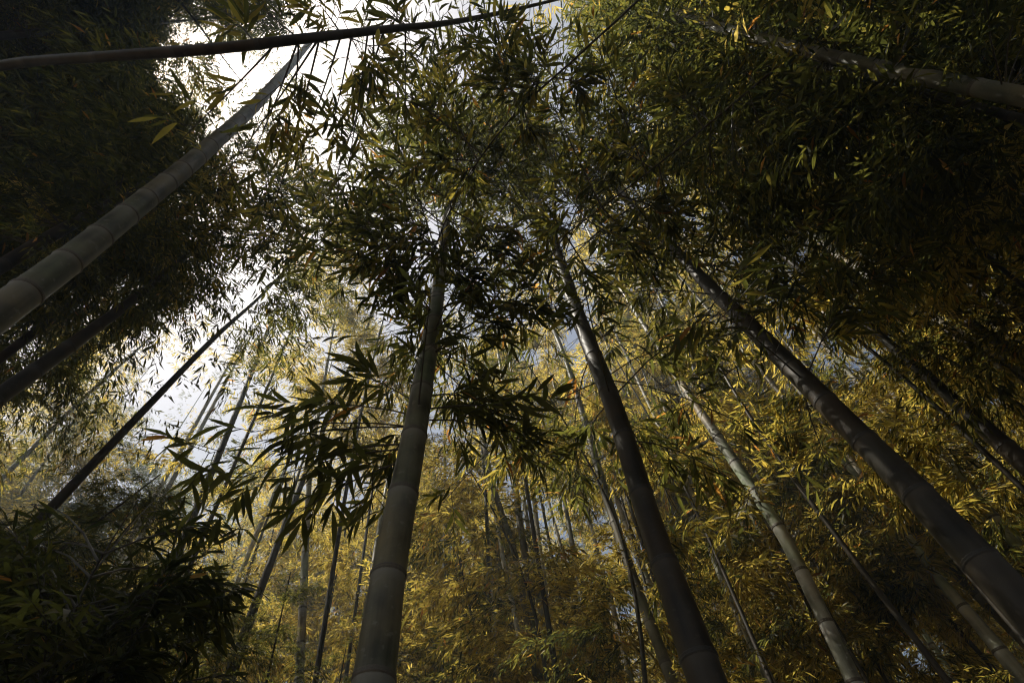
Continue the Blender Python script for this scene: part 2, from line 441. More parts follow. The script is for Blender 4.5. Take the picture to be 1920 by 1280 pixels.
EXTRA = [("thin pale culm hugging the right side of the dark slim one at the bottom", [(1182, 1270, 11), (1152, 1150, 10), (1125, 1050, 8)]),
         ("thin pale culm between the bending dark culm and its pale neighbour at the bottom", [(1415, 1270, 11), (1378, 1150, 10), (1342, 1030, 8)]),
         ("thin sunlit culm at the bottom right of the sunlit white one", [(1585, 1270, 12), (1532, 1180, 11), (1482, 1095, 9)]),
         ("thin sunlit culm at the bottom, left of the pale corner culm", [(1790, 1270, 12), (1742, 1200, 11), (1692, 1130, 9)]),
         ("straight thin pale culm at the bottom just left of the crossed ones", [(930, 1275, 10), (925, 1150, 9), (918, 1040, 7)]),
         ("straight thin pale culm at the bottom just right of the crossed ones", [(1042, 1280, 11), (1028, 1150, 10), (1014, 1040, 8)]),
         ("thin sunlit culm high on the right beside the dark slanting one", [(1900, 700, 12), (1840, 650, 11), (1770, 595, 9)]),
         ("thin pale culm at the right edge below the bright sunlit one", [(1915, 1150, 12), (1860, 1085, 11), (1800, 1015, 9)])]
for l_, p_ in EXTRA: CLEAR.append(([q_[:2] for q_ in p_], 7, 7.0))
for pts_, ref_, dm_, spans in [(p_, 1, .06, [((p_[1][0] + p_[2][0]) / 2, (p_[1][1] + p_[2][1]) / 2), p_[1][:2]]) for l_, p_ in EXTRA] + [
        ([(1605, 1285, 36), (1500, 1065, 32), (1460, 990, 30), (1380, 870, 26), (1340, 810, 23), (1278, 718, 16)], 2, .085, [(1290, 740), (1320, 780), (1360, 840), (1400, 900), (1480, 1025), (1560, 1190)]),
        ([(1445, 1280, 24), (1395, 1170, 20), (1345, 1060, 17), (1300, 935, 14), (1248, 825, 10)], 1, .07, [(1258, 845), (1400, 1180)]),
        ([(1915, 1270, 34), (1860, 1200, 30), (1800, 1130, 25), (1740, 1060, 20), (1670, 960, 14)], 1, .085, [(1800, 1130), (1850, 1190), (1890, 1240)]),
        ([(1920, 1035, 27), (1850, 955, 24), (1800, 895, 20), (1750, 828, 14)], 1, .08, [(1770, 850), (1810, 905), (1860, 965)]),
        ([(1740, 590, 22), (1620, 510, 19), (1560, 470, 17), (1500, 418, 12)], 1, .08, [(1530, 445), (1570, 475), (1610, 503)]),
        ([(20, 570, 60), (129, 489, 51), (211, 424, 43), (283, 366, 37), (370, 295, 31), (480, 195, 22), (545, 122, 14), (580, 82, 9)], 1, .115, [(450, 222), (490, 183), (520, 150)])]:
    pa_, ra_ = trace(pts_, ref_, dm_)
    ax_, ay_, ad_ = project(pa_)
    for (ux, uy) in spans:
        i_ = int(np.argmin(np.hypot(ax_ - ux, ay_ - uy) + 1e3 * (ad_ < .3)))
        SHAFTS.append((pa_[i_], .26, .12))
def node_ring_mesh(mat):
    # unit ring: sheath scar ridge with a second nodal ridge just above
    prof = [(1.00, -.30), (1.045, -.16), (1.055, -.04), (1.02, .04), (1.05, .16), (1.035, .28), (1.0, .42)]
    sides = 20; th = np.arange(sides) * 2 * math.pi / sides
    v = np.array([[r * math.cos(a), r * math.sin(a), z] for r, z in prof for a in th])
    n = len(prof); i = np.arange(n - 1)[:, None] * sides; j = np.arange(sides)[None, :]; k = (j + 1) % sides
    q = np.stack([i + j, i + k, i + sides + k, i + sides + j], -1).reshape(-1, 4)
    return mesh_from("node", v, q, mat, smooth=True)
RING = node_ring_mesh(M_NODE)
RING_SHADE_DARK = node_ring_mesh(M_NODE_SHADE_DARK)

def build_culm(parent, origin, path, rad, mat, sides, inter, node_objs, visible=None):
    seg = np.r_[0, np.cumsum(np.linalg.norm(np.diff(path, axis=0), axis=1))]
    total = seg[-1]
    nodes = []; s = inter * .3
    while s < total - .1:
        nodes.append(s); s += inter * (1 - .35 * s / total) * rng.uniform(.93, 1.07)
    ss = [0.0]; bl = [0.0]; bulge = [1.0]
    for a in nodes:
        for off, b, g in (((-.05, .35, 1.0), (-.012, .9, 1.0), (0, .15, 1.035), (.012, .1, 1.03), (.035, 0.0, .985)) if sides > 8 else ((-.02, .6, 1.0), (0, .15, 1.06), (.02, 0, 1.0))):
            if a + off > ss[-1] + .002: ss.append(a + off); bl.append(b); bulge.append(g)
    # intermediate samples so bends stay round
    extra = [x for x in np.arange(0.1, total, .15 if sides > 8 else .6) if np.min(np.abs(np.array(ss) - x)) > .04]
    es = np.r_[ss, extra, total]; eb = np.r_[bl, np.zeros(len(extra)), 0]; eg = np.r_[bulge, np.ones(len(extra)), 1]
    o = np.argsort(es); es, eb, eg = es[o], eb[o], eg[o]
    P = np.stack([np.interp(es, seg, path[:, k]) for k in range(3)], -1)
    R = np.interp(es, seg, rad) * eg
    v, q = tube_arrays(P, R, sides)
    me = mesh_from("culm", v - origin, q, mat, {"bloom": ('POINT', np.repeat(eb, sides))}, smooth=True)
    co = obj("culm", me, parent)
    if node_objs:
        tan = norm(np.gradient(path, axis=0))
        for a in nodes:
            p = np.array([np.interp(a, seg, path[:, k]) for k in range(3)])
            x, y, d = project(p)
            if not (-60 < x[0] < 1980 and -60 < y[0] < 1340 and d[0] > .2): continue
            r = float(np.interp(a, seg, rad))
            if F * 2 * r / d[0] < 9: continue
            t = np.array([np.interp(a, seg, tan[:, k]) for k in range(3)])
            no = obj("node", RING_SHADE_DARK if mat is M_SHADE_DARK else RING, co)
            no.rotation_mode = 'QUATERNION'
            no.rotation_quaternion = Vector(t.tolist()).to_track_quat('Z', 'Y')
            no.location = (p - origin).tolist()
            no.scale = (r * 1.012, r * 1.012, .022 + r * .12)
    return co

def tag(o, label, cat, group=None, kind=None):
    o["label"] = label; o["category"] = cat
    if group: o["group"] = group
    if kind: o["kind"] = kind
LEAF_OBJ = []
for k, (tv, tq) in enumerate(TEMPL):
    for tn in (.12, .32, .55, .9):
        v = np.stack([tv[:, 0], tv[:, 1], tv[:, 2]], -1)
        v2 = v.copy(); v2[:, 0] *= .17; v2[:, 2] = v[:, 2] * .17 + tv[:, 3]
        LEAF_OBJ.append(mesh_from("leaf", v2, tq, M_LEAF, {"tint": ('POINT', np.full(len(v2), tn))}))

def bamboo(label, path, rad, mat=M_CULM, sides=14, inter=.34, node_objs=True, growths=(), leaf_parts=0, detailed=False, group="bamboo of the grove"):
    origin = path[0].copy(); origin[2] = 0
    root = bpy.data.objects.new("bamboo", None); col.objects.link(root)
    root.location = origin.tolist(); root.empty_display_size = .2
    tag(root, label, "bamboo", group)
    build_culm(root, origin, path, rad, mat, sides, inter, node_objs)
    gs = [g for g in growths if g]
    if not gs: return root
    if leaf_parts:
        # nearest leaves in view become parts of their own branch
        allp = np.concatenate([g['lp'] for g in gs]); gi = np.concatenate([np.full(len(g['lp']), i) for i, g in enumerate(gs)])
        li = np.concatenate([np.arange(len(g['lp'])) for g in gs])
        x, y, d = project(allp)
        size = np.concatenate([g['LL'] for g in gs]) / np.maximum(d, .3)
        ok = (x > 0) & (x < W) & (y > 0) & (y < H) & (d > .4)
        order = np.argsort(np.where(ok, -size, 1e3))[:leaf_parts]
        single = [set() for _ in gs]
        for q in order:
            if ok[q]: single[gi[q]].add(int(li[q]))
    else:
        single = [set() for _ in gs]
    V = []; Q = []; T = []; off = 0
    for g, sg in zip(gs, single):
        if sg:
            for b in sorted({int(g['lb'][i]) for i in sg}):
                sub = dict(g); mk = g['bi'] == b
                sub['tp'], sub['tip'], sub['bi'] = g['tp'][mk], g['tip'][mk], g['bi'][mk]
                me = stems_mesh("branch", sub)
                me.transform(Matrix.Translation((-origin).tolist()))
                bo = obj("branch", me, root)
                for i in sg:
                    if g['lb'][i] != b: continue
                    kind = int(rng.integers(0, 5)); tn = g['tn'][i]
                    ti = 3 if tn > .82 else (0 if tn < .22 else (1 if tn < .45 else 2))
                    lo = obj("leaf", LEAF_OBJ[kind * 4 + ti], bo)
                    dd = g['ld'][i]; s = norm(np.cross(dd, g['nr'][i])); n = np.cross(s, dd); L = g['LL'][i]
                    m = np.eye(4); m[:3, 0] = s * L; m[:3, 1] = dd * L; m[:3, 2] = n * L; m[:3, 3] = g['lp'][i] - origin
                    lo.matrix_local = Matrix(m.tolist())
        rest = np.array([i for i in range(len(g['lp'])) if i not in sg]) if sg else np.arange(len(g['lp']))
        if not len(rest): continue
        args = [g[k][rest] for k in ('lp', 'ld', 'nr', 'LL', 'WW', 'tn')]
        if detailed: v, q, t = leaf_detailed(*args, rng.integers(0, 5, len(rest)))
        else: v, q, t = leaf_quads(*args)
        V.append(v); Q.append(q + off); T.append(t); off += len(v)
    if V:
        me = mesh_from("crown", np.vstack(V) - origin, np.vstack(Q), M_LEAF, {"tint": ('POINT', np.concatenate(T))})
        co = obj("crown", me, root); co["kind"] = "stuff"
    for g, sg in zip(gs, single):
        doneb = {int(g['lb'][i]) for i in sg}
        mk = ~np.isin(g['bi'], list(doneb)) if doneb else np.ones(len(g['bi']), bool)
        if mk.any():
            sub = dict(g); sub['tp'], sub['tip'], sub['bi'] = g['tp'][mk], g['tip'][mk], g['bi'][mk]
            me = stems_mesh("twigs", sub, twigs=detailed)
            me.transform(Matrix.Translation((-origin).tolist()))
            to = obj("twigs", me, root); to["kind"] = "stuff"
    return root

# ------------------------------------------------------------------ ground
gv = [(-150, -150, 0), (150, -150, 0), (150, 150, 0), (-150, 150, 0)]
nn_ = 60
gx = np.linspace(-150, 150, nn_); X, Y = np.meshgrid(gx, gx)
Z = .06 * np.sin(X * .35) * np.cos(Y * .41) + rng.normal(0, .015, X.shape)
ii = np.arange(nn_ - 1)
q = np.array([[r * nn_ + c, r * nn_ + c + 1, (r + 1) * nn_ + c + 1, (r + 1) * nn_ + c] for r in ii for c in ii])
g_ = obj("ground", mesh_from("ground", np.stack([X, Y, Z - .02], -1).reshape(-1, 3), q, M_GROUND, smooth=True))
g_["kind"] = "structure"; g_["label"] = "leaf littered forest floor under the bamboo"

POOL = []
# three kinds of leafy branch: fine (0-7), broader with some orange leaves (8-13), leaves tinted dark for canopy shade (14-19)
for k in range(20):
    nb = 3
    th = rng.normal(0, .55, nb)
    BD = norm(np.stack([np.cos(th), np.sin(th), rng.normal(.45, .25, nb)], -1))
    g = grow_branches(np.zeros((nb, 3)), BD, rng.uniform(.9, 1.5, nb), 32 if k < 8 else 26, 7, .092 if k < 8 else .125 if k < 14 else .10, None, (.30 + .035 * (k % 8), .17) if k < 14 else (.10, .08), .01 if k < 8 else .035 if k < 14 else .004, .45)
    v, q, t = leaf_lance(g['lp'], g['ld'], g['nr'], g['LL'], g['WW'], g['tn'])
    sm = stems_mesh("tmp", g, twigs=False)
    sv = np.empty(len(sm.vertices) * 3, np.float32); sm.vertices.foreach_get("co", sv); sv = sv.reshape(-1, 3)
    sq = np.empty(len(sm.polygons) * 4, np.int32); sm.loops.foreach_get("vertex_index", sq); sq = sq.reshape(-1, 4)
    bpy.data.meshes.remove(sm)
    me = mesh_from("branch", np.vstack([v, sv]), np.vstack([q, sq + len(v)]), M_LEAF, {"tint": ('POINT', np.r_[t, np.full(len(sv), .2)])})
    me.materials.append(M_TWIG)
    me.polygons.foreach_set("material_index", np.r_[np.zeros(len(q), np.int32), np.ones(len(sq), np.int32)])
    POOL.append((g, me))
NBR = [0, 0]
def canopy_plant(label, group, pth, prd, z0, z1, per, sp, mat, orange, dark=0.0, scale=1.0):
    root = bamboo(label, pth, prd, mat, 8, .36, node_objs=False, group=group)
    pool_crown(root, pth, z0, z1, per, sp, orange, dark, scale)
    return root
def pool_crown(root, pth, z0, z1, per, sp, orange, dark=0.0, scale=1.0):  # dark: share of branches with shade-tinted leaves
    origin = pth[0].copy(); origin[2] = 0
    zz = pth[:, 2]; V = []; Q = []; T = []; off = 0
    hh = np.arange(z0, z1, sp); hh = hh + rng.uniform(-.4, .4, len(hh)) * sp
    az = rng.uniform(0, 6.28)
    for h in hh:
        c = np.array([np.interp(h, zz, pth[:, k]) for k in range(3)])
        f = np.clip((h - z0) / (z1 - z0), 0, 1)
        prof = (.7 + .6 * f) if f < .5 else (1.0 - .6 * (f - .5) / .5)
        for _ in range(rng.poisson(per * max(.05, float(leafiness(c + (0, 0, .2))[0])))):
            az += 2.4 + rng.normal(0, .5)
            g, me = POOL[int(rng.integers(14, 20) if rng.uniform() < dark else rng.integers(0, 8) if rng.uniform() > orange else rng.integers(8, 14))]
            sc_ = scale * prof * rng.uniform(.85, 1.2)
            ca, sa = math.cos(az), math.sin(az)
            tl = rng.normal(0, .2)
            Rz = np.array([[ca, -sa, 0], [sa, ca, 0], [0, 0, 1]]); Ry = np.array([[math.cos(tl), 0, math.sin(tl)], [0, 1, 0], [-math.sin(tl), 0, math.cos(tl)]])
            Rm = Rz @ Ry
            tips = c + (g['tip'] * sc_) @ Rm.T
            x, y, d = project(tips)
            if not ((d > .3) & (x > -500) & (x < 2420) & (y > -700) & (y < 1500)).any(): continue
            acc = canopy_accept(tips)
            if (shaft_keep(tips[::3]) < .5).mean() > .05 and rng.uniform() < .88: continue
            ck = corridor_keep(tips)
            if ck.min() < .5: acc = acc * ck
            if acc.min() > .8:
                bo = obj("branch", me, root)
                m = np.eye(4); m[:3, :3] = Rm * sc_; m[:3, 3] = c - origin
                bo.matrix_local = Matrix(m.tolist()); NBR[0] += 1
            else:
                keep = rng.uniform(0, 1, len(acc)) < acc
                kl = np.repeat(keep, len(g['lp']) // len(keep))
                if not kl.any(): continue
                v, q, t = leaf_quads(c + (g['lp'][kl] * sc_) @ Rm.T, g['ld'][kl] @ Rm.T, g['nr'][kl] @ Rm.T, g['LL'][kl] * sc_, g['WW'][kl] * sc_, g['tn'][kl])
                V.append(v); Q.append(q + off); T.append(t); off += len(v); NBR[1] += 1
    if V:
        co = obj("crown", mesh_from("crown", np.vstack(V) - origin, np.vstack(Q), M_LEAF, {"tint": ('POINT', np.concatenate(T))}), root); co["kind"] = "stuff"
    return root
# ------------------------------------------------------------------ the culms that can be told apart in the photograph
def std_growth(path, rad, z0, z1, lmax=1.25, per=2.6, sp=.36, tw=14, lv=6, ll=.13, acc=canopy_accept, **k):
    return grow(path, rad, z0, z1, lmax, per, sp, tw, lv, ll, acc, **k)

def add(label, pts, ref, diam, top, mat=M_CULM, crown=(4.5, None), inter=.34, sides=16, growth=None, **kw):
    path, rad = trace(pts, ref, diam, top)
    z0 = crown[0]; z1 = crown[1] or path[-1][2]
    r = bamboo(label, path, rad, mat, sides, inter, **kw)
    k = dict(per=2.2, sp=.34, orange=.1, dark=.1, scale=1.0); k.update(growth or {})
    if z0 < z1: pool_crown(r, path, z0, z1, **k)
    return path, rad

L_ = dict(dark=.95)  # crowns mostly of leaves tinted for shade
add("thick grey ringed bamboo rising from the left edge up to the white sky opening",
    [(20, 570, 60), (129, 489, 51), (211, 424, 43), (283, 366, 37), (370, 295, 31), (480, 195, 22), (545, 122, 14), (580, 82, 9)], 1, .115, 11, crown=(9.0, None), inter=.30, sides=24, growth=L_)
add("black shaded culm just above the thick grey one at the left edge",
    [(0, 500, 26), (100, 440, 22), (200, 385, 17)], 0, .08, 8.5, mat=M_SHADE_DARK, crown=(5.2, None), growth=L_)
add("dark culm entering low at the left edge under the thick grey one",
    [(0, 742, 32), (150, 635, 24), (270, 545, 15)], 0, .085, 8.5, mat=M_SHADE_DARK, crown=(5.4, None), growth=L_)
add("slimmer dark culm between the two thick ones at the left edge",
    [(0, 672, 17), (110, 588, 14), (200, 522, 10)], 0, .06, 8.5, mat=M_SHADE_DARK, crown=(5.4, None), growth=L_)
add("straight thin dark culm crossing the bright sky gap at left",
    [(60, 990, 20), (240, 800, 14), (400, 635, 9), (500, 543, 6)], 1, .055, 11, mat=M_SHADE_DARK, crown=(8.5, None))
add("pale slender culm over the sky at far left",
    [(30, 870, 9), (150, 752, 7), (230, 680, 5)], 0, .06, 12, mat=M_PALE, crown=(9.5, None), sides=10)
add("left of two pale thin culms low in the sky gap",
    [(290, 930, 9), (350, 825, 8), (400, 735, 6)], 0, .06, 12, mat=M_PALE, crown=(9.5, None), sides=10)
add("right of two pale thin culms low in the sky gap",
    [(320, 905, 10), (370, 815, 8), (418, 725, 6)], 0, .07, 12, mat=M_PALE, crown=(9.0, None), sides=10)
add("slender pale culm left of centre among bright yellow leaves",
    [(568, 1130, 15), (575, 990, 12), (588, 830, 8)], 0, .07, 12, mat=M_PALE, crown=(7.5, None), sides=12)
fp, fr = trace([(703, 1260, 79), (728, 1080, 65), (752, 945, 57), (764, 885, 52), (783, 780, 44), (806, 640, 33), (822, 540, 25)], 3, .105, 10)
gp, gr = trace([(1312, 1240, 70), (1262, 1100, 56), (1221, 985, 46), (1150, 760, 36), (1085, 595, 28), (1040, 460, 19)], 3, .09, 10)
hp, hr = trace([(1870, 1085, 70), (1770, 980, 60), (1700, 905, 55), (1602, 808, 46), (1500, 705, 39), (1400, 605, 31), (1295, 500, 22)], 2, .105, 10.5)

def spares(p):      # a slit must not light the culms that stand in shade
    for pa_ in (fp, gp, hp):
        v = pa_[(pa_[:, 2] > 1.2) & (pa_[:, 2] < 6)] - p; t_ = v @ s_dir
        if np.linalg.norm(v - t_[:, None] * s_dir, axis=1).min() < .55: return False
    return True
SHAFTS[:] = [q_ for q_ in SHAFTS if q_[1] <= .27 or spares(q_[0])]
# foreground leaf sprays: where the near branches hang, seen from the clearing
NEAR_CUT = [(610, 180, 50, 170, 8, .85), (640, 300, 60, 70, 0, .6), (450, 190, 110, 80, 0, 1.0), (470, 640, 120, 90, -35, 1.0), (330, 760, 200, 90, -35, 1.0), (180, 250, 280, 300, 0, 1.0), (600, 1120, 220, 160, 0, 1.0),
            (1600, 900, 300, 200, 40, .9), (560, 600, 90, 80, 0, .8), (640, 680, 80, 60, 0, .75), (470, 860, 200, 140, 0, .75), (900, 900, 120, 90, 0, .6), (1080, 480, 45, 120, -15, .8)]
def near_accept(P):
    x, y, d = project(P)
    a = np.ones(len(x))
    for px, py, rx, ry, tl, st in NEAR_CUT:
        c, s = math.cos(math.radians(tl)), math.sin(math.radians(tl))
        u = ((x - px) * c + (y - py) * s) / rx; v = (-(x - px) * s + (y - py) * c) / ry
        a *= 1 - st * np.clip(2 * (1.2 - (u * u + v * v)), 0, 1)
    return a * (np.linalg.norm(P - CAM, axis=1) > 1.35) * shaft_keep(P) * corridor_keep(P)
def sprays(items, twigs, leaves, ll, tint=(.2, .12), orange=0.01, sag=.25, acc=None):
    B0 = []; BD = []; BL = []
    for (x0, y0, d0, x1, y1, d1) in items:
        a, b = at(x0, y0, d0), at(x1, y1, d1)
        L = np.linalg.norm(b - a); b = b + UP * sag * L
        B0.append(a); BD.append((b - a) / L); BL.append(L)
    B0 = np.array(B0); BD = np.array(BD); BL = np.array(BL)
    return grow_branches(B0, BD, BL, twigs, leaves, ll, acc, tint, orange, sag)

def depth_on(path, px):   # lens depth of the culm where it passes photo row py
    x, y, d = project(path); i = int(np.argmin(np.abs(y - px))); return float(x[i]), float(d[i])
items = []
for (py, x1, y1, dd) in [(800, 390, 850, -.10), (840, 500, 900, .05), (830, 420, 905, .0), (860, 560, 960, .05), (800, 470, 810, -.05), (780, 560, 760, .15), (760, 640, 690, .2), (650, 1000, 770, .3), (768, 1060, 772, .25)]:
    x0, d0 = depth_on(fp, py); items.append((x0, py, d0, x1, y1, d0 + dd))
gF = [grow(fp, fr, 3.4, 9.0, 1.9, 3.0, .24, 24, 6, .10, near_accept, tint=(.10, .07)), grow(fp, fr, 5.2, 9.8, 1.9, 2.2, .3, 18, 6, .12, near_accept, tint=(.10, .07)), sprays(items, 8, 5, .14, tint=(.06, .05))]  # low tint puts the shade into these near leaves
bamboo("tall thick grey culm rising just left of centre with drooping leaf sprays", fp, fr, M_CULM, 28, .36, growths=gF, leaf_parts=300, detailed=True)
gG = [grow(gp, gr, 3.4, 9.0, 1.9, 3.0, .24, 24, 6, .10, near_accept, tint=(.12, .08))]
bamboo("thick dark culm right of centre bending left into the foliage", gp, gr, M_SHADE_DARK, 28, .36, growths=gG, leaf_parts=300, detailed=True)
gH = [grow(hp, hr, 3.6, 9.5, 1.8, 3.0, .26, 22, 6, .10, near_accept, tint=(.14, .10))]
bamboo("thickest black culm leaning across the right with ringed joints", hp, hr, M_SHADE_DARK, 28, .30, growths=gH, leaf_parts=300, detailed=True)

R_ = dict(orange=.7, dark=.25, scale=.9)
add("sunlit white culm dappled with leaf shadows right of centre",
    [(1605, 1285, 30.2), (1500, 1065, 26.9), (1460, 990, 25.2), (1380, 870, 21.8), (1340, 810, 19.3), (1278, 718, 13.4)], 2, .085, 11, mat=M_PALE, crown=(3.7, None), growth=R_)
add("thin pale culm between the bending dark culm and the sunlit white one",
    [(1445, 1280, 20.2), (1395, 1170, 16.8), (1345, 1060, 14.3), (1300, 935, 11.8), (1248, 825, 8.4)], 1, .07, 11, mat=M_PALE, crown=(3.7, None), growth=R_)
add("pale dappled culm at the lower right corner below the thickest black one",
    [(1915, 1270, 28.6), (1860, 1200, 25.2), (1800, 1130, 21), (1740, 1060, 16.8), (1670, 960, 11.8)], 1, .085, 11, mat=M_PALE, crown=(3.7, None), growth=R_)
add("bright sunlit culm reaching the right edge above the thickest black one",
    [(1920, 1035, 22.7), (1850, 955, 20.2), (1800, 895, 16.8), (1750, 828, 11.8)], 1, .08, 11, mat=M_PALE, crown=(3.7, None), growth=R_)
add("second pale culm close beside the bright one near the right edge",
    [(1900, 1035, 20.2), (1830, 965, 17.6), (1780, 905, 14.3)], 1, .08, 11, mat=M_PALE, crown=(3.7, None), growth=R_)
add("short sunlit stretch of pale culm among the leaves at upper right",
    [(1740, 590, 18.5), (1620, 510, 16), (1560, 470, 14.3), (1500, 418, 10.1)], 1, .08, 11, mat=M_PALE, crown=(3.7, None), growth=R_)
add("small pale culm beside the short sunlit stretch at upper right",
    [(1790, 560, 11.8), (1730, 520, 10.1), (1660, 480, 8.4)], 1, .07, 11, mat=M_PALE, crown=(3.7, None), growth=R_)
add("dark culm slanting out at the right edge over bright yellow leaves",
    [(1920, 868, 36), (1830, 788, 29), (1720, 690, 20)], 1, .085, 11, mat=M_SHADE_DARK, crown=(3.7, None), growth=R_)
add("smooth grey culm slanting across the top right corner",
    [(1920, 182, 36), (1700, 138, 35), (1500, 92, 33), (1330, 46, 30), (1262, 22, 26)], 2, .10, 8.5, mat=M_CULM, crown=(3.7, None), sides=24, growth=L_)
add("thinner dark culm just under the grey one in the top right corner",
    [(1920, 225, 18), (1560, 128, 17), (1420, 92, 16), (1320, 66, 15), (1270, 50, 14)], 2, .07, 8.5, mat=M_SHADE_DARK, crown=(3.7, None), growth=L_)
add("dark slim culm behind the bending one, right of centre at the bottom",
    [(1262, 1280, 22.7), (1190, 1090, 21), (1140, 940, 17.6)], 1, .085, 11, mat=M_CULM, crown=(3.7, None), growth=R_)
add("thin pale culm close right of the dark slim one at the bottom",
    [(1290, 1280, 14.3), (1235, 1140, 12.6), (1195, 1040, 10.9)], 1, .07, 11, mat=M_PALE, crown=(3.7, None), growth=R_)
add("right one of the crossed slim culms at bottom centre",
    [(1010, 1280, 16.8), (992, 1090, 14.3), (975, 980, 13.4), (965, 900, 10.9)], 1, .075, 11, mat=M_CULM, crown=(3.7, None), growth=R_)
add("left one of the crossed slim culms at bottom centre",
    [(1000, 1230, 14.3), (968, 1050, 14.3), (940, 960, 13.4), (915, 870, 10.9)], 1, .075, 11, mat=M_CULM, crown=(3.7, None), growth=R_)
add("thin pale culm behind the crossed slim ones at bottom centre",
    [(985, 1270, 10.1), (965, 1150, 10.1), (942, 1040, 8.4)], 1, .065, 12, mat=M_PALE, crown=(3.7, None), growth=R_, sides=10)
for lab, pts, mt in [
    ("pale thin culm just right of the tall centre culm at the bottom", [(815, 1200, 10.1), (808, 1070, 9.2), (803, 960, 6.7)], M_PALE),
    ("dark thin culm at the bottom between centre and crossed culms", [(880, 1270, 10.9), (872, 1150, 10.1), (862, 1040, 8.4)], M_SHADE_DARK),
    ("second dark thin culm near the crossed culms at the bottom", [(905, 1275, 10.1), (900, 1170, 9.2), (893, 1060, 7.6)], M_SHADE_DARK),
    ("grey thin culm right of the crossed ones at the bottom", [(1105, 1260, 13.4), (1090, 1120, 11.8), (1075, 1030, 9.2)], M_CULM),
    ("grey culm at lower right, left of the pale corner one", [(1665, 1275, 16.8), (1605, 1190, 15.1), (1565, 1125, 12.6)], M_CULM),
    ("slim pale culm at lower right below the sunlit white one", [(1545, 1275, 14.3), (1500, 1210, 13.4), (1445, 1140, 10.1)], M_PALE),
    ("dim culm at lower right behind the slim pale one", [(1720, 1275, 13.4), (1660, 1190, 11.8), (1610, 1110, 9.2)], M_CULM),
    ("faint slim culm beside the sunlit white one on its left", [(1480, 1180, 15.1), (1430, 1070, 14.3), (1385, 960, 11.8)], M_CULM),
    ("dim slim culm low right of the bending dark one", [(1370, 1275, 11.8), (1330, 1150, 10.1), (1295, 1040, 7.6)], M_CULM),
    ("faint culm among yellow leaves above the thickest black one", [(1560, 840, 15.1), (1520, 800, 13.4), (1470, 745, 10.1)], M_CULM)]:
    add(lab, pts, 1, .075, 11.5, mat=mt, crown=(3.7, None), growth=R_, sides=10)

for l_, p_ in EXTRA: add(l_, p_, 1, .06, 11.5, mat=M_PALE, crown=(4.5, None), growth=R_, sides=10)
# bent dark pole arching over the upper left
pp = [at(-330, 420, 2.35), at(-160, 180, 2.35), at(0, 124, 2.3), at(200, 106, 2.2), at(400, 92, 2.15), at(560, 74, 2.2), at(720, 56, 2.5), at(860, 40, 2.9), at(1010, 8, 3.4), at(1120, -22, 3.9), at(1200, -60, 4.2)]
b0 = pp[0].copy(); b0[2] = 0
pp = np.array([b0 - UP * .1, b0 + (pp[0] - b0) * .5] + pp); pr = .85 * np.array([.032, .03, .028, .025, .023, .023, .024, .023, .02, .016, .011, .007, .003])
pth, prd = smooth_path(pp, pr)
def overhead_accept(P):
    x, y, d = project(P)
    return corridor_keep(P) * (1 - .9 * blobs(x, y, [(610, 160, 45, 160, 8, 1.0), (650, 300, 40, 40, 0, .8), (1330, 50, 90, 30, 12, 1.0), (1500, 95, 200, 30, 13, .9)]))
def depth_at_x(path, px):
    x, y, d = project(path); i = int(np.argmin(np.abs(x - px) + 1e4 * (d < .3))); return float(y[i]), float(d[i])
it2 = []
for (x0, x1, y1, dd) in [(520, 340, 262, .12), (560, 470, 300, .1), (600, 500, 430, .25), (640, 560, 300, .1), (600, 420, 330, .2), (660, 620, 250, .1), (690, 650, 330, .2), (720, 600, 420, .3), (480, 420, 20, .1), (560, 480, 10, .1), (640, 600, 10, .1),
                         (700, 700, 180, .2), (760, 760, 220, .3), (820, 800, 130, .3), (860, 900, 160, .3), (560, 550, 200, .1), (640, 700, 90, .1), (760, 720, 10, .1), (900, 960, 60, .2)]:
    y0, d0 = depth_at_x(pth, x0); it2.append((x0, y0, d0, x1, y1, d0 + dd))
bamboo("bent dark culm with hanging leaf sprays arching across the upper left corner", pth, prd, M_SHADE_DARK, 18, .42, growths=[sprays(it2, 9, 5, .10, tint=(.22, .15), acc=lambda P: .15 + .85 * corridor_keep(P))], leaf_parts=300, detailed=True)

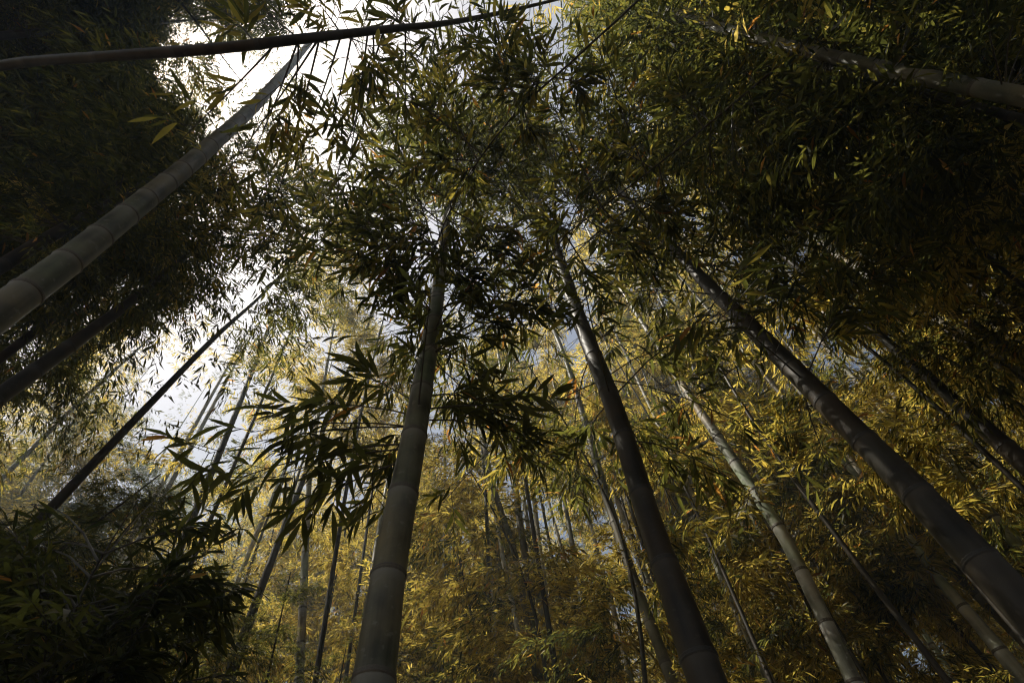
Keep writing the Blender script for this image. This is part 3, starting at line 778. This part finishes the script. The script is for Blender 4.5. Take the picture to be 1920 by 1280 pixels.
def shoot_accept(P):
    x, y, d = project(P)
    return (y > 930 + 45 * np.sin(x / 90.0) + 40 * np.sin(x / 37.0 + 1) + np.clip(x - 420, 0, 400) * .3 + rng.normal(0, 35, len(x))) * (np.linalg.norm(P - CAM, axis=1) > 1.2) * 1.0
for lab, pl, targets in [
        ("thin stem arching over the top centre hung with dark leaf sprays", [(1420, -330, 2.5), (1250, -60, 2.55), (1100, 90, 2.6), (960, 220, 2.7), (860, 360, 2.8), (810, 480, 2.9)],
         [(700, 120), (640, 200), (680, 300), (760, 60), (840, 40), (920, 40), (1000, 90), (900, 130), (800, 180), (720, 400), (660, 430), (780, 470), (840, 520), (900, 330), (940, 440), (1000, 260), (760, 280), (620, 330), (700, 520), (850, 250), (980, 160), (1080, 180), (870, 430), (960, 540), (640, 480), (600, 400), (740, 560)]),
        ("thin stem reaching in right of top centre with dark leaf sprays", [(1750, -120, 2.6), (1500, 90, 2.65), (1320, 240, 2.7), (1180, 350, 2.8), (1060, 440, 2.9)],
         [(1100, 60), (1180, 120), (1250, 180), (1120, 250), (1060, 330), (1020, 440), (1160, 460), (1250, 420), (1330, 360), (1400, 300), (1240, 300), (1010, 540), (1120, 560), (1300, 480), (1420, 200), (1360, 90), (950, 480), (1500, 220), (1480, 380), (1220, 540), (1040, 200), (1300, 20)])]:
    P_ = [at(*q_) for q_ in pl]; b_ = P_[0].copy(); b_[2] = 0; b_[:2] *= 1.25
    P_ = np.array([b_ - UP * .1, b_ * .55 + P_[0] * .45] + P_); R_n = np.linspace(.008, .003, len(P_))
    pth_, prd_ = smooth_path(P_, R_n); prd_ = prd_[:len(pth_)]
    vx, vy, vd = project(pth_); its = []
    for (tx, ty) in targets:
        i_ = int(np.argmin(np.hypot(vx - tx, vy - ty) + rng.uniform(0, 120, len(vx)) + 1e4 * (vd < .3)))
        its.append((vx[i_], vy[i_], vd[i_], tx + rng.uniform(-30, 30), ty + rng.uniform(-30, 30), vd[i_] + rng.uniform(-.15, .35)))
    bamboo(lab, pth_, prd_, M_SHADE_DARK, 8, .22, growths=[sprays(its, 14, 5, .095, tint=(.14, .12), acc=overhead_accept)], leaf_parts=300, detailed=True, group="thin stems arching overhead")

# near leafy shoots at left: spray low at left with its shade put into the tint and lit spray in front of the thick grey culm
sp_, sr_ = trace([(95, 1275, 20), (150, 1120, 17), (230, 980, 13), (290, 900, 8)], 0, .03, 2.9)
cut_ = sp_[:, 2] < sp_[-1, 2] - .12; sp_, sr_ = sp_[cut_], sr_[cut_]
sr_ = .7 * sr_ * np.linspace(1, .12, len(sr_))
it = []
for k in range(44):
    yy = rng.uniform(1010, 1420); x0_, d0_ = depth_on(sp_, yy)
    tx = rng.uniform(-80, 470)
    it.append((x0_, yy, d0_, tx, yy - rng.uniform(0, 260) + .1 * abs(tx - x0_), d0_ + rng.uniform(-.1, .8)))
bamboo("young dark leafy shoot filling the lower left corner", sp_, sr_, M_SHADE_DARK, 10, .22, growths=[sprays(it, 16, 6, .085, tint=(.03, .04), acc=shoot_accept)], leaf_parts=300, detailed=True, group="young leafy shoots")  # lowest tint: shade of the corner is in the leaf colour

# ------------------------------------------------------------------ the rest of the grove: crowns that close the canopy
def region(pth, z):
    q_ = np.array([np.interp(z, pth[:, 2], pth[:, k]) for k in range(3)])
    x, y, d = project(q_); x = x[0]; y = y[0]
    if d[0] < .3: x, y = W / 2, -10
    c = "far left" if x < 430 else "left of centre" if x < 880 else "right of centre" if x < 1400 else "far right"
    r = "top" if y < 300 else "upper middle" if y < 620 else "lower middle" if y < 950 else "bottom"
    return c, r
cells = []
def ring_cells(step, r0, r1, keep):
    for gx_ in np.arange(-22, 22.1, step):
        for gy_ in np.arange(-5, 33, step):
            x = gx_ + rng.uniform(-.4, .4) * step; y = gy_ + rng.uniform(-.4, .4) * step
            r = math.hypot(x, y)
            if not (r0 <= r < r1): continue
            if abs(x) > 7 + y * .85 + 2: continue
            if rng.uniform() < keep: cells.append((x, y, r))
for (px_, py_) in [(150, 40), (300, 150), (400, 20), (230, 330), (500, 60), (400, 300), (60, 220), (520, 330), (90, 400), (330, 440),
                   (1350, 150), (1500, 250), (1650, 120), (1800, 300), (1600, 380), (1400, 330), (1850, 60), (1500, 30), (1700, 230), (1880, 200), (1250, 220), (1750, 400), (800, 20), (950, 90), (1100, 60), (1120, 200), (700, 460), (880, 330)]:
    r_ = ray(px_, py_); k_ = (8.5 - CAM[2]) / r_[2]; p_ = CAM + r_ * k_
    cells.append((p_[0], p_[1], math.hypot(p_[0], p_[1])))
ring_cells(1.6, 2.6, 8.0, .85); ring_cells(2.1, 8.0, 15.0, 1.0); ring_cells(2.6, 15.0, 23.0, .8); ring_cells(3.2, 23.0, 31.0, .8)
def plant_path(x, y, h, lean):
    if math.hypot(x, y) < 3.4:      # tops that arch in over the clearing from culms standing behind
        bx, by = x * 1.1 + rng.uniform(-.8, .8), -3.3 - rng.uniform(0, 1.2)
        P = np.array([[bx, by, -.1], [bx, by, 3], [bx * .8 + x * .2, by * .8 + y * .2, 6], [bx * .3 + x * .7, by * .3 + y * .7, 9], [x, y + .3, 10.2]])
        return smooth_path(P, np.array([.045, .043, .034, .02, .006]))
    P = np.array([[x, y, -.1], [x, y, 3], [x + lean[0] * .3, y + lean[1] * .3, 7], [x + lean[0], y + lean[1], h]])
    return smooth_path(P, np.array([.045, .043, .034, .006]))
for (x, y, r) in cells:
    lean = rng.normal(0, .5, 2); ok = False
    for tries in range(10):          # keep culms out of the clear views and the sky openings
        h = (rng.uniform(10.5, 14.5) if r < 20 else rng.uniform(13.5, 16.8)) if r >= 3.4 else 10.2
        pth, prd = plant_path(x, y, h, lean)
        qx, qy, qd = project(pth); inn = (qd > .3) & (qx > 0) & (qx < W) & (qy > 0) & (qy < H)
        bx, by, bd = project(np.array([[x, y, 5.0], [x, y, 9.0]]))
        dn = float(blobs(bx[:1], by[:1], DENSE)[0]) if bd[0] > .3 else 0
        bad = r >= 3.4 and inn.any() and (canopy_accept(pth[inn]) < .45).sum() > (1 if r < 9 else 5)
        bad = bad or (r < 6 and y > 0 and dn < .3 and inn.any() and 150 < bx[1] < 1350)
        if not bad: ok = True; break
        if r >= 3.4:
            k = rng.uniform(1.0, 1.25); x, y = x * k + rng.normal(0, .3), y * k + rng.normal(0, .3); r = math.hypot(x, y)
        lean = rng.normal(0, .5, 2)
    if not ok: continue
    thin = bd[1] > .3 and blobs(bx[1:], by[1:], THIN)[0] > .3
    z0 = (rng.uniform(3.5, 4.5) if bx[1] > 900 else rng.uniform(5.5, 7.0) if by[1] < 700 else 3.5) if dn > .4 else rng.uniform(6.0, 7.5) if r < 5 else rng.uniform(3.3, 5.5) if r < 9 else rng.uniform(2.8, 5.5)
    if thin and dn < .4: z0 = max(z0, h - rng.uniform(3.0, 4.5))
    if r < 3.4: z0 = 6.5
    px = bx[0]
    shade_tinted = blobs(bx[1:], by[1:], SHADE_LEAF)[0] > .4 or (x > 1.8 and y < 3.2) or (x < -1.5 and y < 2.6)  # plants in shaded directions take the shade-tinted leaves
    rc, rr_ = region(pth, (z0 + h) / 2)
    cmat = M_SHADE_DARK if dn > .3 or r < 5 else M_PALE if rng.uniform() < (.5 if px > 800 else .15) else M_CULM
    look = "shade tinted" if shade_tinted else "golden leaved" if r > 6 else "yellow green"
    stem = "pale" if cmat is M_PALE else "black" if cmat is M_SHADE_DARK else "grey"
    canopy_plant("%s bamboo, %s culm, %s, crown at %s, %s" % (look, stem, "near" if r < 6 else "midway back" if r < 12 else "far back" if r < 20 else "farthest back", rr_, rc), "canopy at " + rr_ + ", " + rc,
                 pth, prd, z0, h, 2.7, .34, cmat, .6 if px > 1000 else .1, dark=(.97 if x > 0 else .9) if shade_tinted else 0.08)
# low bamboo thicket darkened in leaf tint for shade, filling the lower left
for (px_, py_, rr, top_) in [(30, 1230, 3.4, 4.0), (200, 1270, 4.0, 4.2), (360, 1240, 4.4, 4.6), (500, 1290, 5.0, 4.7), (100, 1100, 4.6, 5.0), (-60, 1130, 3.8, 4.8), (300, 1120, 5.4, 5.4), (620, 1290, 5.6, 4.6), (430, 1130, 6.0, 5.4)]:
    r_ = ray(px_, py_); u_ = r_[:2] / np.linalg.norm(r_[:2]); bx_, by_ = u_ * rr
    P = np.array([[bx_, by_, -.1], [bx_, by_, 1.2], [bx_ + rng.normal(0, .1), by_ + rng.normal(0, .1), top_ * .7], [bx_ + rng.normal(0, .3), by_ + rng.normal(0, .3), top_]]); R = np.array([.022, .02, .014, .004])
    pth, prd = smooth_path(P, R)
    canopy_plant("low dark bamboo of the bottom left thicket, %s of the thicket" % ("at the left end" if px_ < 80 else "in the left half" if px_ < 250 else "in the middle" if px_ < 400 else "in the right half" if px_ < 560 else "at the right end"), "dark thicket, lower left", pth, prd, 1.5, top_, 2.6, .26, M_SHADE_DARK, 0, dark=.9, scale=.62)
# slender bamboo standing among the near culms: fine dark stems whose sprays veil the upper trunks
for k, (px_, py_, rr) in enumerate([(1000, 1270, 4.2), (1120, 1200, 3.6), (1240, 1250, 4.6), (1420, 1240, 3.8), (1560, 1200, 4.4), (1700, 1150, 3.6), (1830, 1100, 4.2), (1920, 950, 3.6), (1950, 800, 4.2), (1960, 600, 3.4),
                               (1940, 420, 3.6), (1500, 1000, 5.2), (1350, 1100, 5.6), (900, 1270, 5.4), (1650, 950, 5.2), (1800, 800, 5.0), (1080, 1100, 5.8), (1900, 300, 3.2), (1600, 560, 4.2), (1750, 480, 4.6)]):
    r_ = ray(px_, py_); u_ = r_[:2] / np.linalg.norm(r_[:2]); bx_, by_ = u_ * rr; top_ = rng.uniform(6.5, 8.0)
    P = np.array([[bx_, by_, -.1], [bx_, by_, 2], [bx_ + rng.normal(0, .15), by_ + rng.normal(0, .15), top_ * .65], [bx_ + rng.normal(0, .5), by_ + rng.normal(0, .5), top_]]); R = np.array([.02, .018, .013, .003])
    pth, prd = smooth_path(P, R)
    canopy_plant("slender dark stemmed leafy bamboo among the thick culms, %s, %s" % region(pth, 5.0)[::-1], "slender bamboo between the thick culms", pth, prd, 3.0, top_, .9, .3, M_SHADE_DARK, .8, dark=.4, scale=.8)
# far crowns standing in full sun behind the centre culm
for k, (px_, py_, zc_) in enumerate([(600, 700, 10.5), (690, 800, 10), (560, 900, 10), (650, 600, 11), (720, 930, 9), (600, 1010, 9), (740, 690, 10.5), (480, 960, 9.5), (660, 1080, 8.5), (830, 860, 9.5), (860, 980, 9), (620, 480, 11), (740, 540, 10.5), (880, 620, 10.5), (980, 700, 10), (1050, 560, 10.5), (930, 500, 11), (1120, 820, 9.5), (1190, 640, 10), (1290, 760, 9.5), (1000, 380, 11.5)]):
    r_ = ray(px_, py_); kk = (zc_ - CAM[2]) / r_[2]; p_ = CAM + r_ * kk
    P = np.array([[p_[0], p_[1], -.1], [p_[0], p_[1], 3], [p_[0] + rng.normal(0, .1), p_[1] + rng.normal(0, .1), 7], [p_[0] + rng.normal(0, .3), p_[1] + rng.normal(0, .3), zc_ + 2.2]])
    pth, prd = smooth_path(P, np.array([.026, .024, .018, .004]))
    canopy_plant("bright yellow crown on thin dark culm behind the near leaves, %s, %s" % region(pth, zc_)[::-1], "sunlit crowns behind the centre culm", pth, prd, zc_ - 2.6, zc_ + 2.2, 3.0, .3, M_SHADE_DARK, .1, scale=1.1)
# added haze volume, stands in for lens veil and lifted blacks
hz = np.array([[x, y, z] for z in (-1.2, 17.5) for y in (-152, 152) for x in (-152, 152)], dtype=float)
hq = [[0, 2, 3, 1], [4, 5, 7, 6], [0, 1, 5, 4], [2, 6, 7, 3], [0, 4, 6, 2], [1, 3, 7, 5]]
hm, hnt, hout = new_mat("haze_veil")
pv = hnt.nodes.new("ShaderNodeVolumePrincipled"); pv.inputs["Color"].default_value = (.78, .94, 1.0, 1)
pv.inputs["Density"].default_value = HAZE_VEIL; pv.inputs["Anisotropy"].default_value = .55
hnt.links.new(pv.outputs[0], hout.inputs["Volume"])
ho = obj("haze", mesh_from("haze", hz, hq, hm)); ho["kind"] = "stuff"; ho["label"] = "added faint haze standing in for lens veil over the bamboo grove"; ho["category"] = "haze"
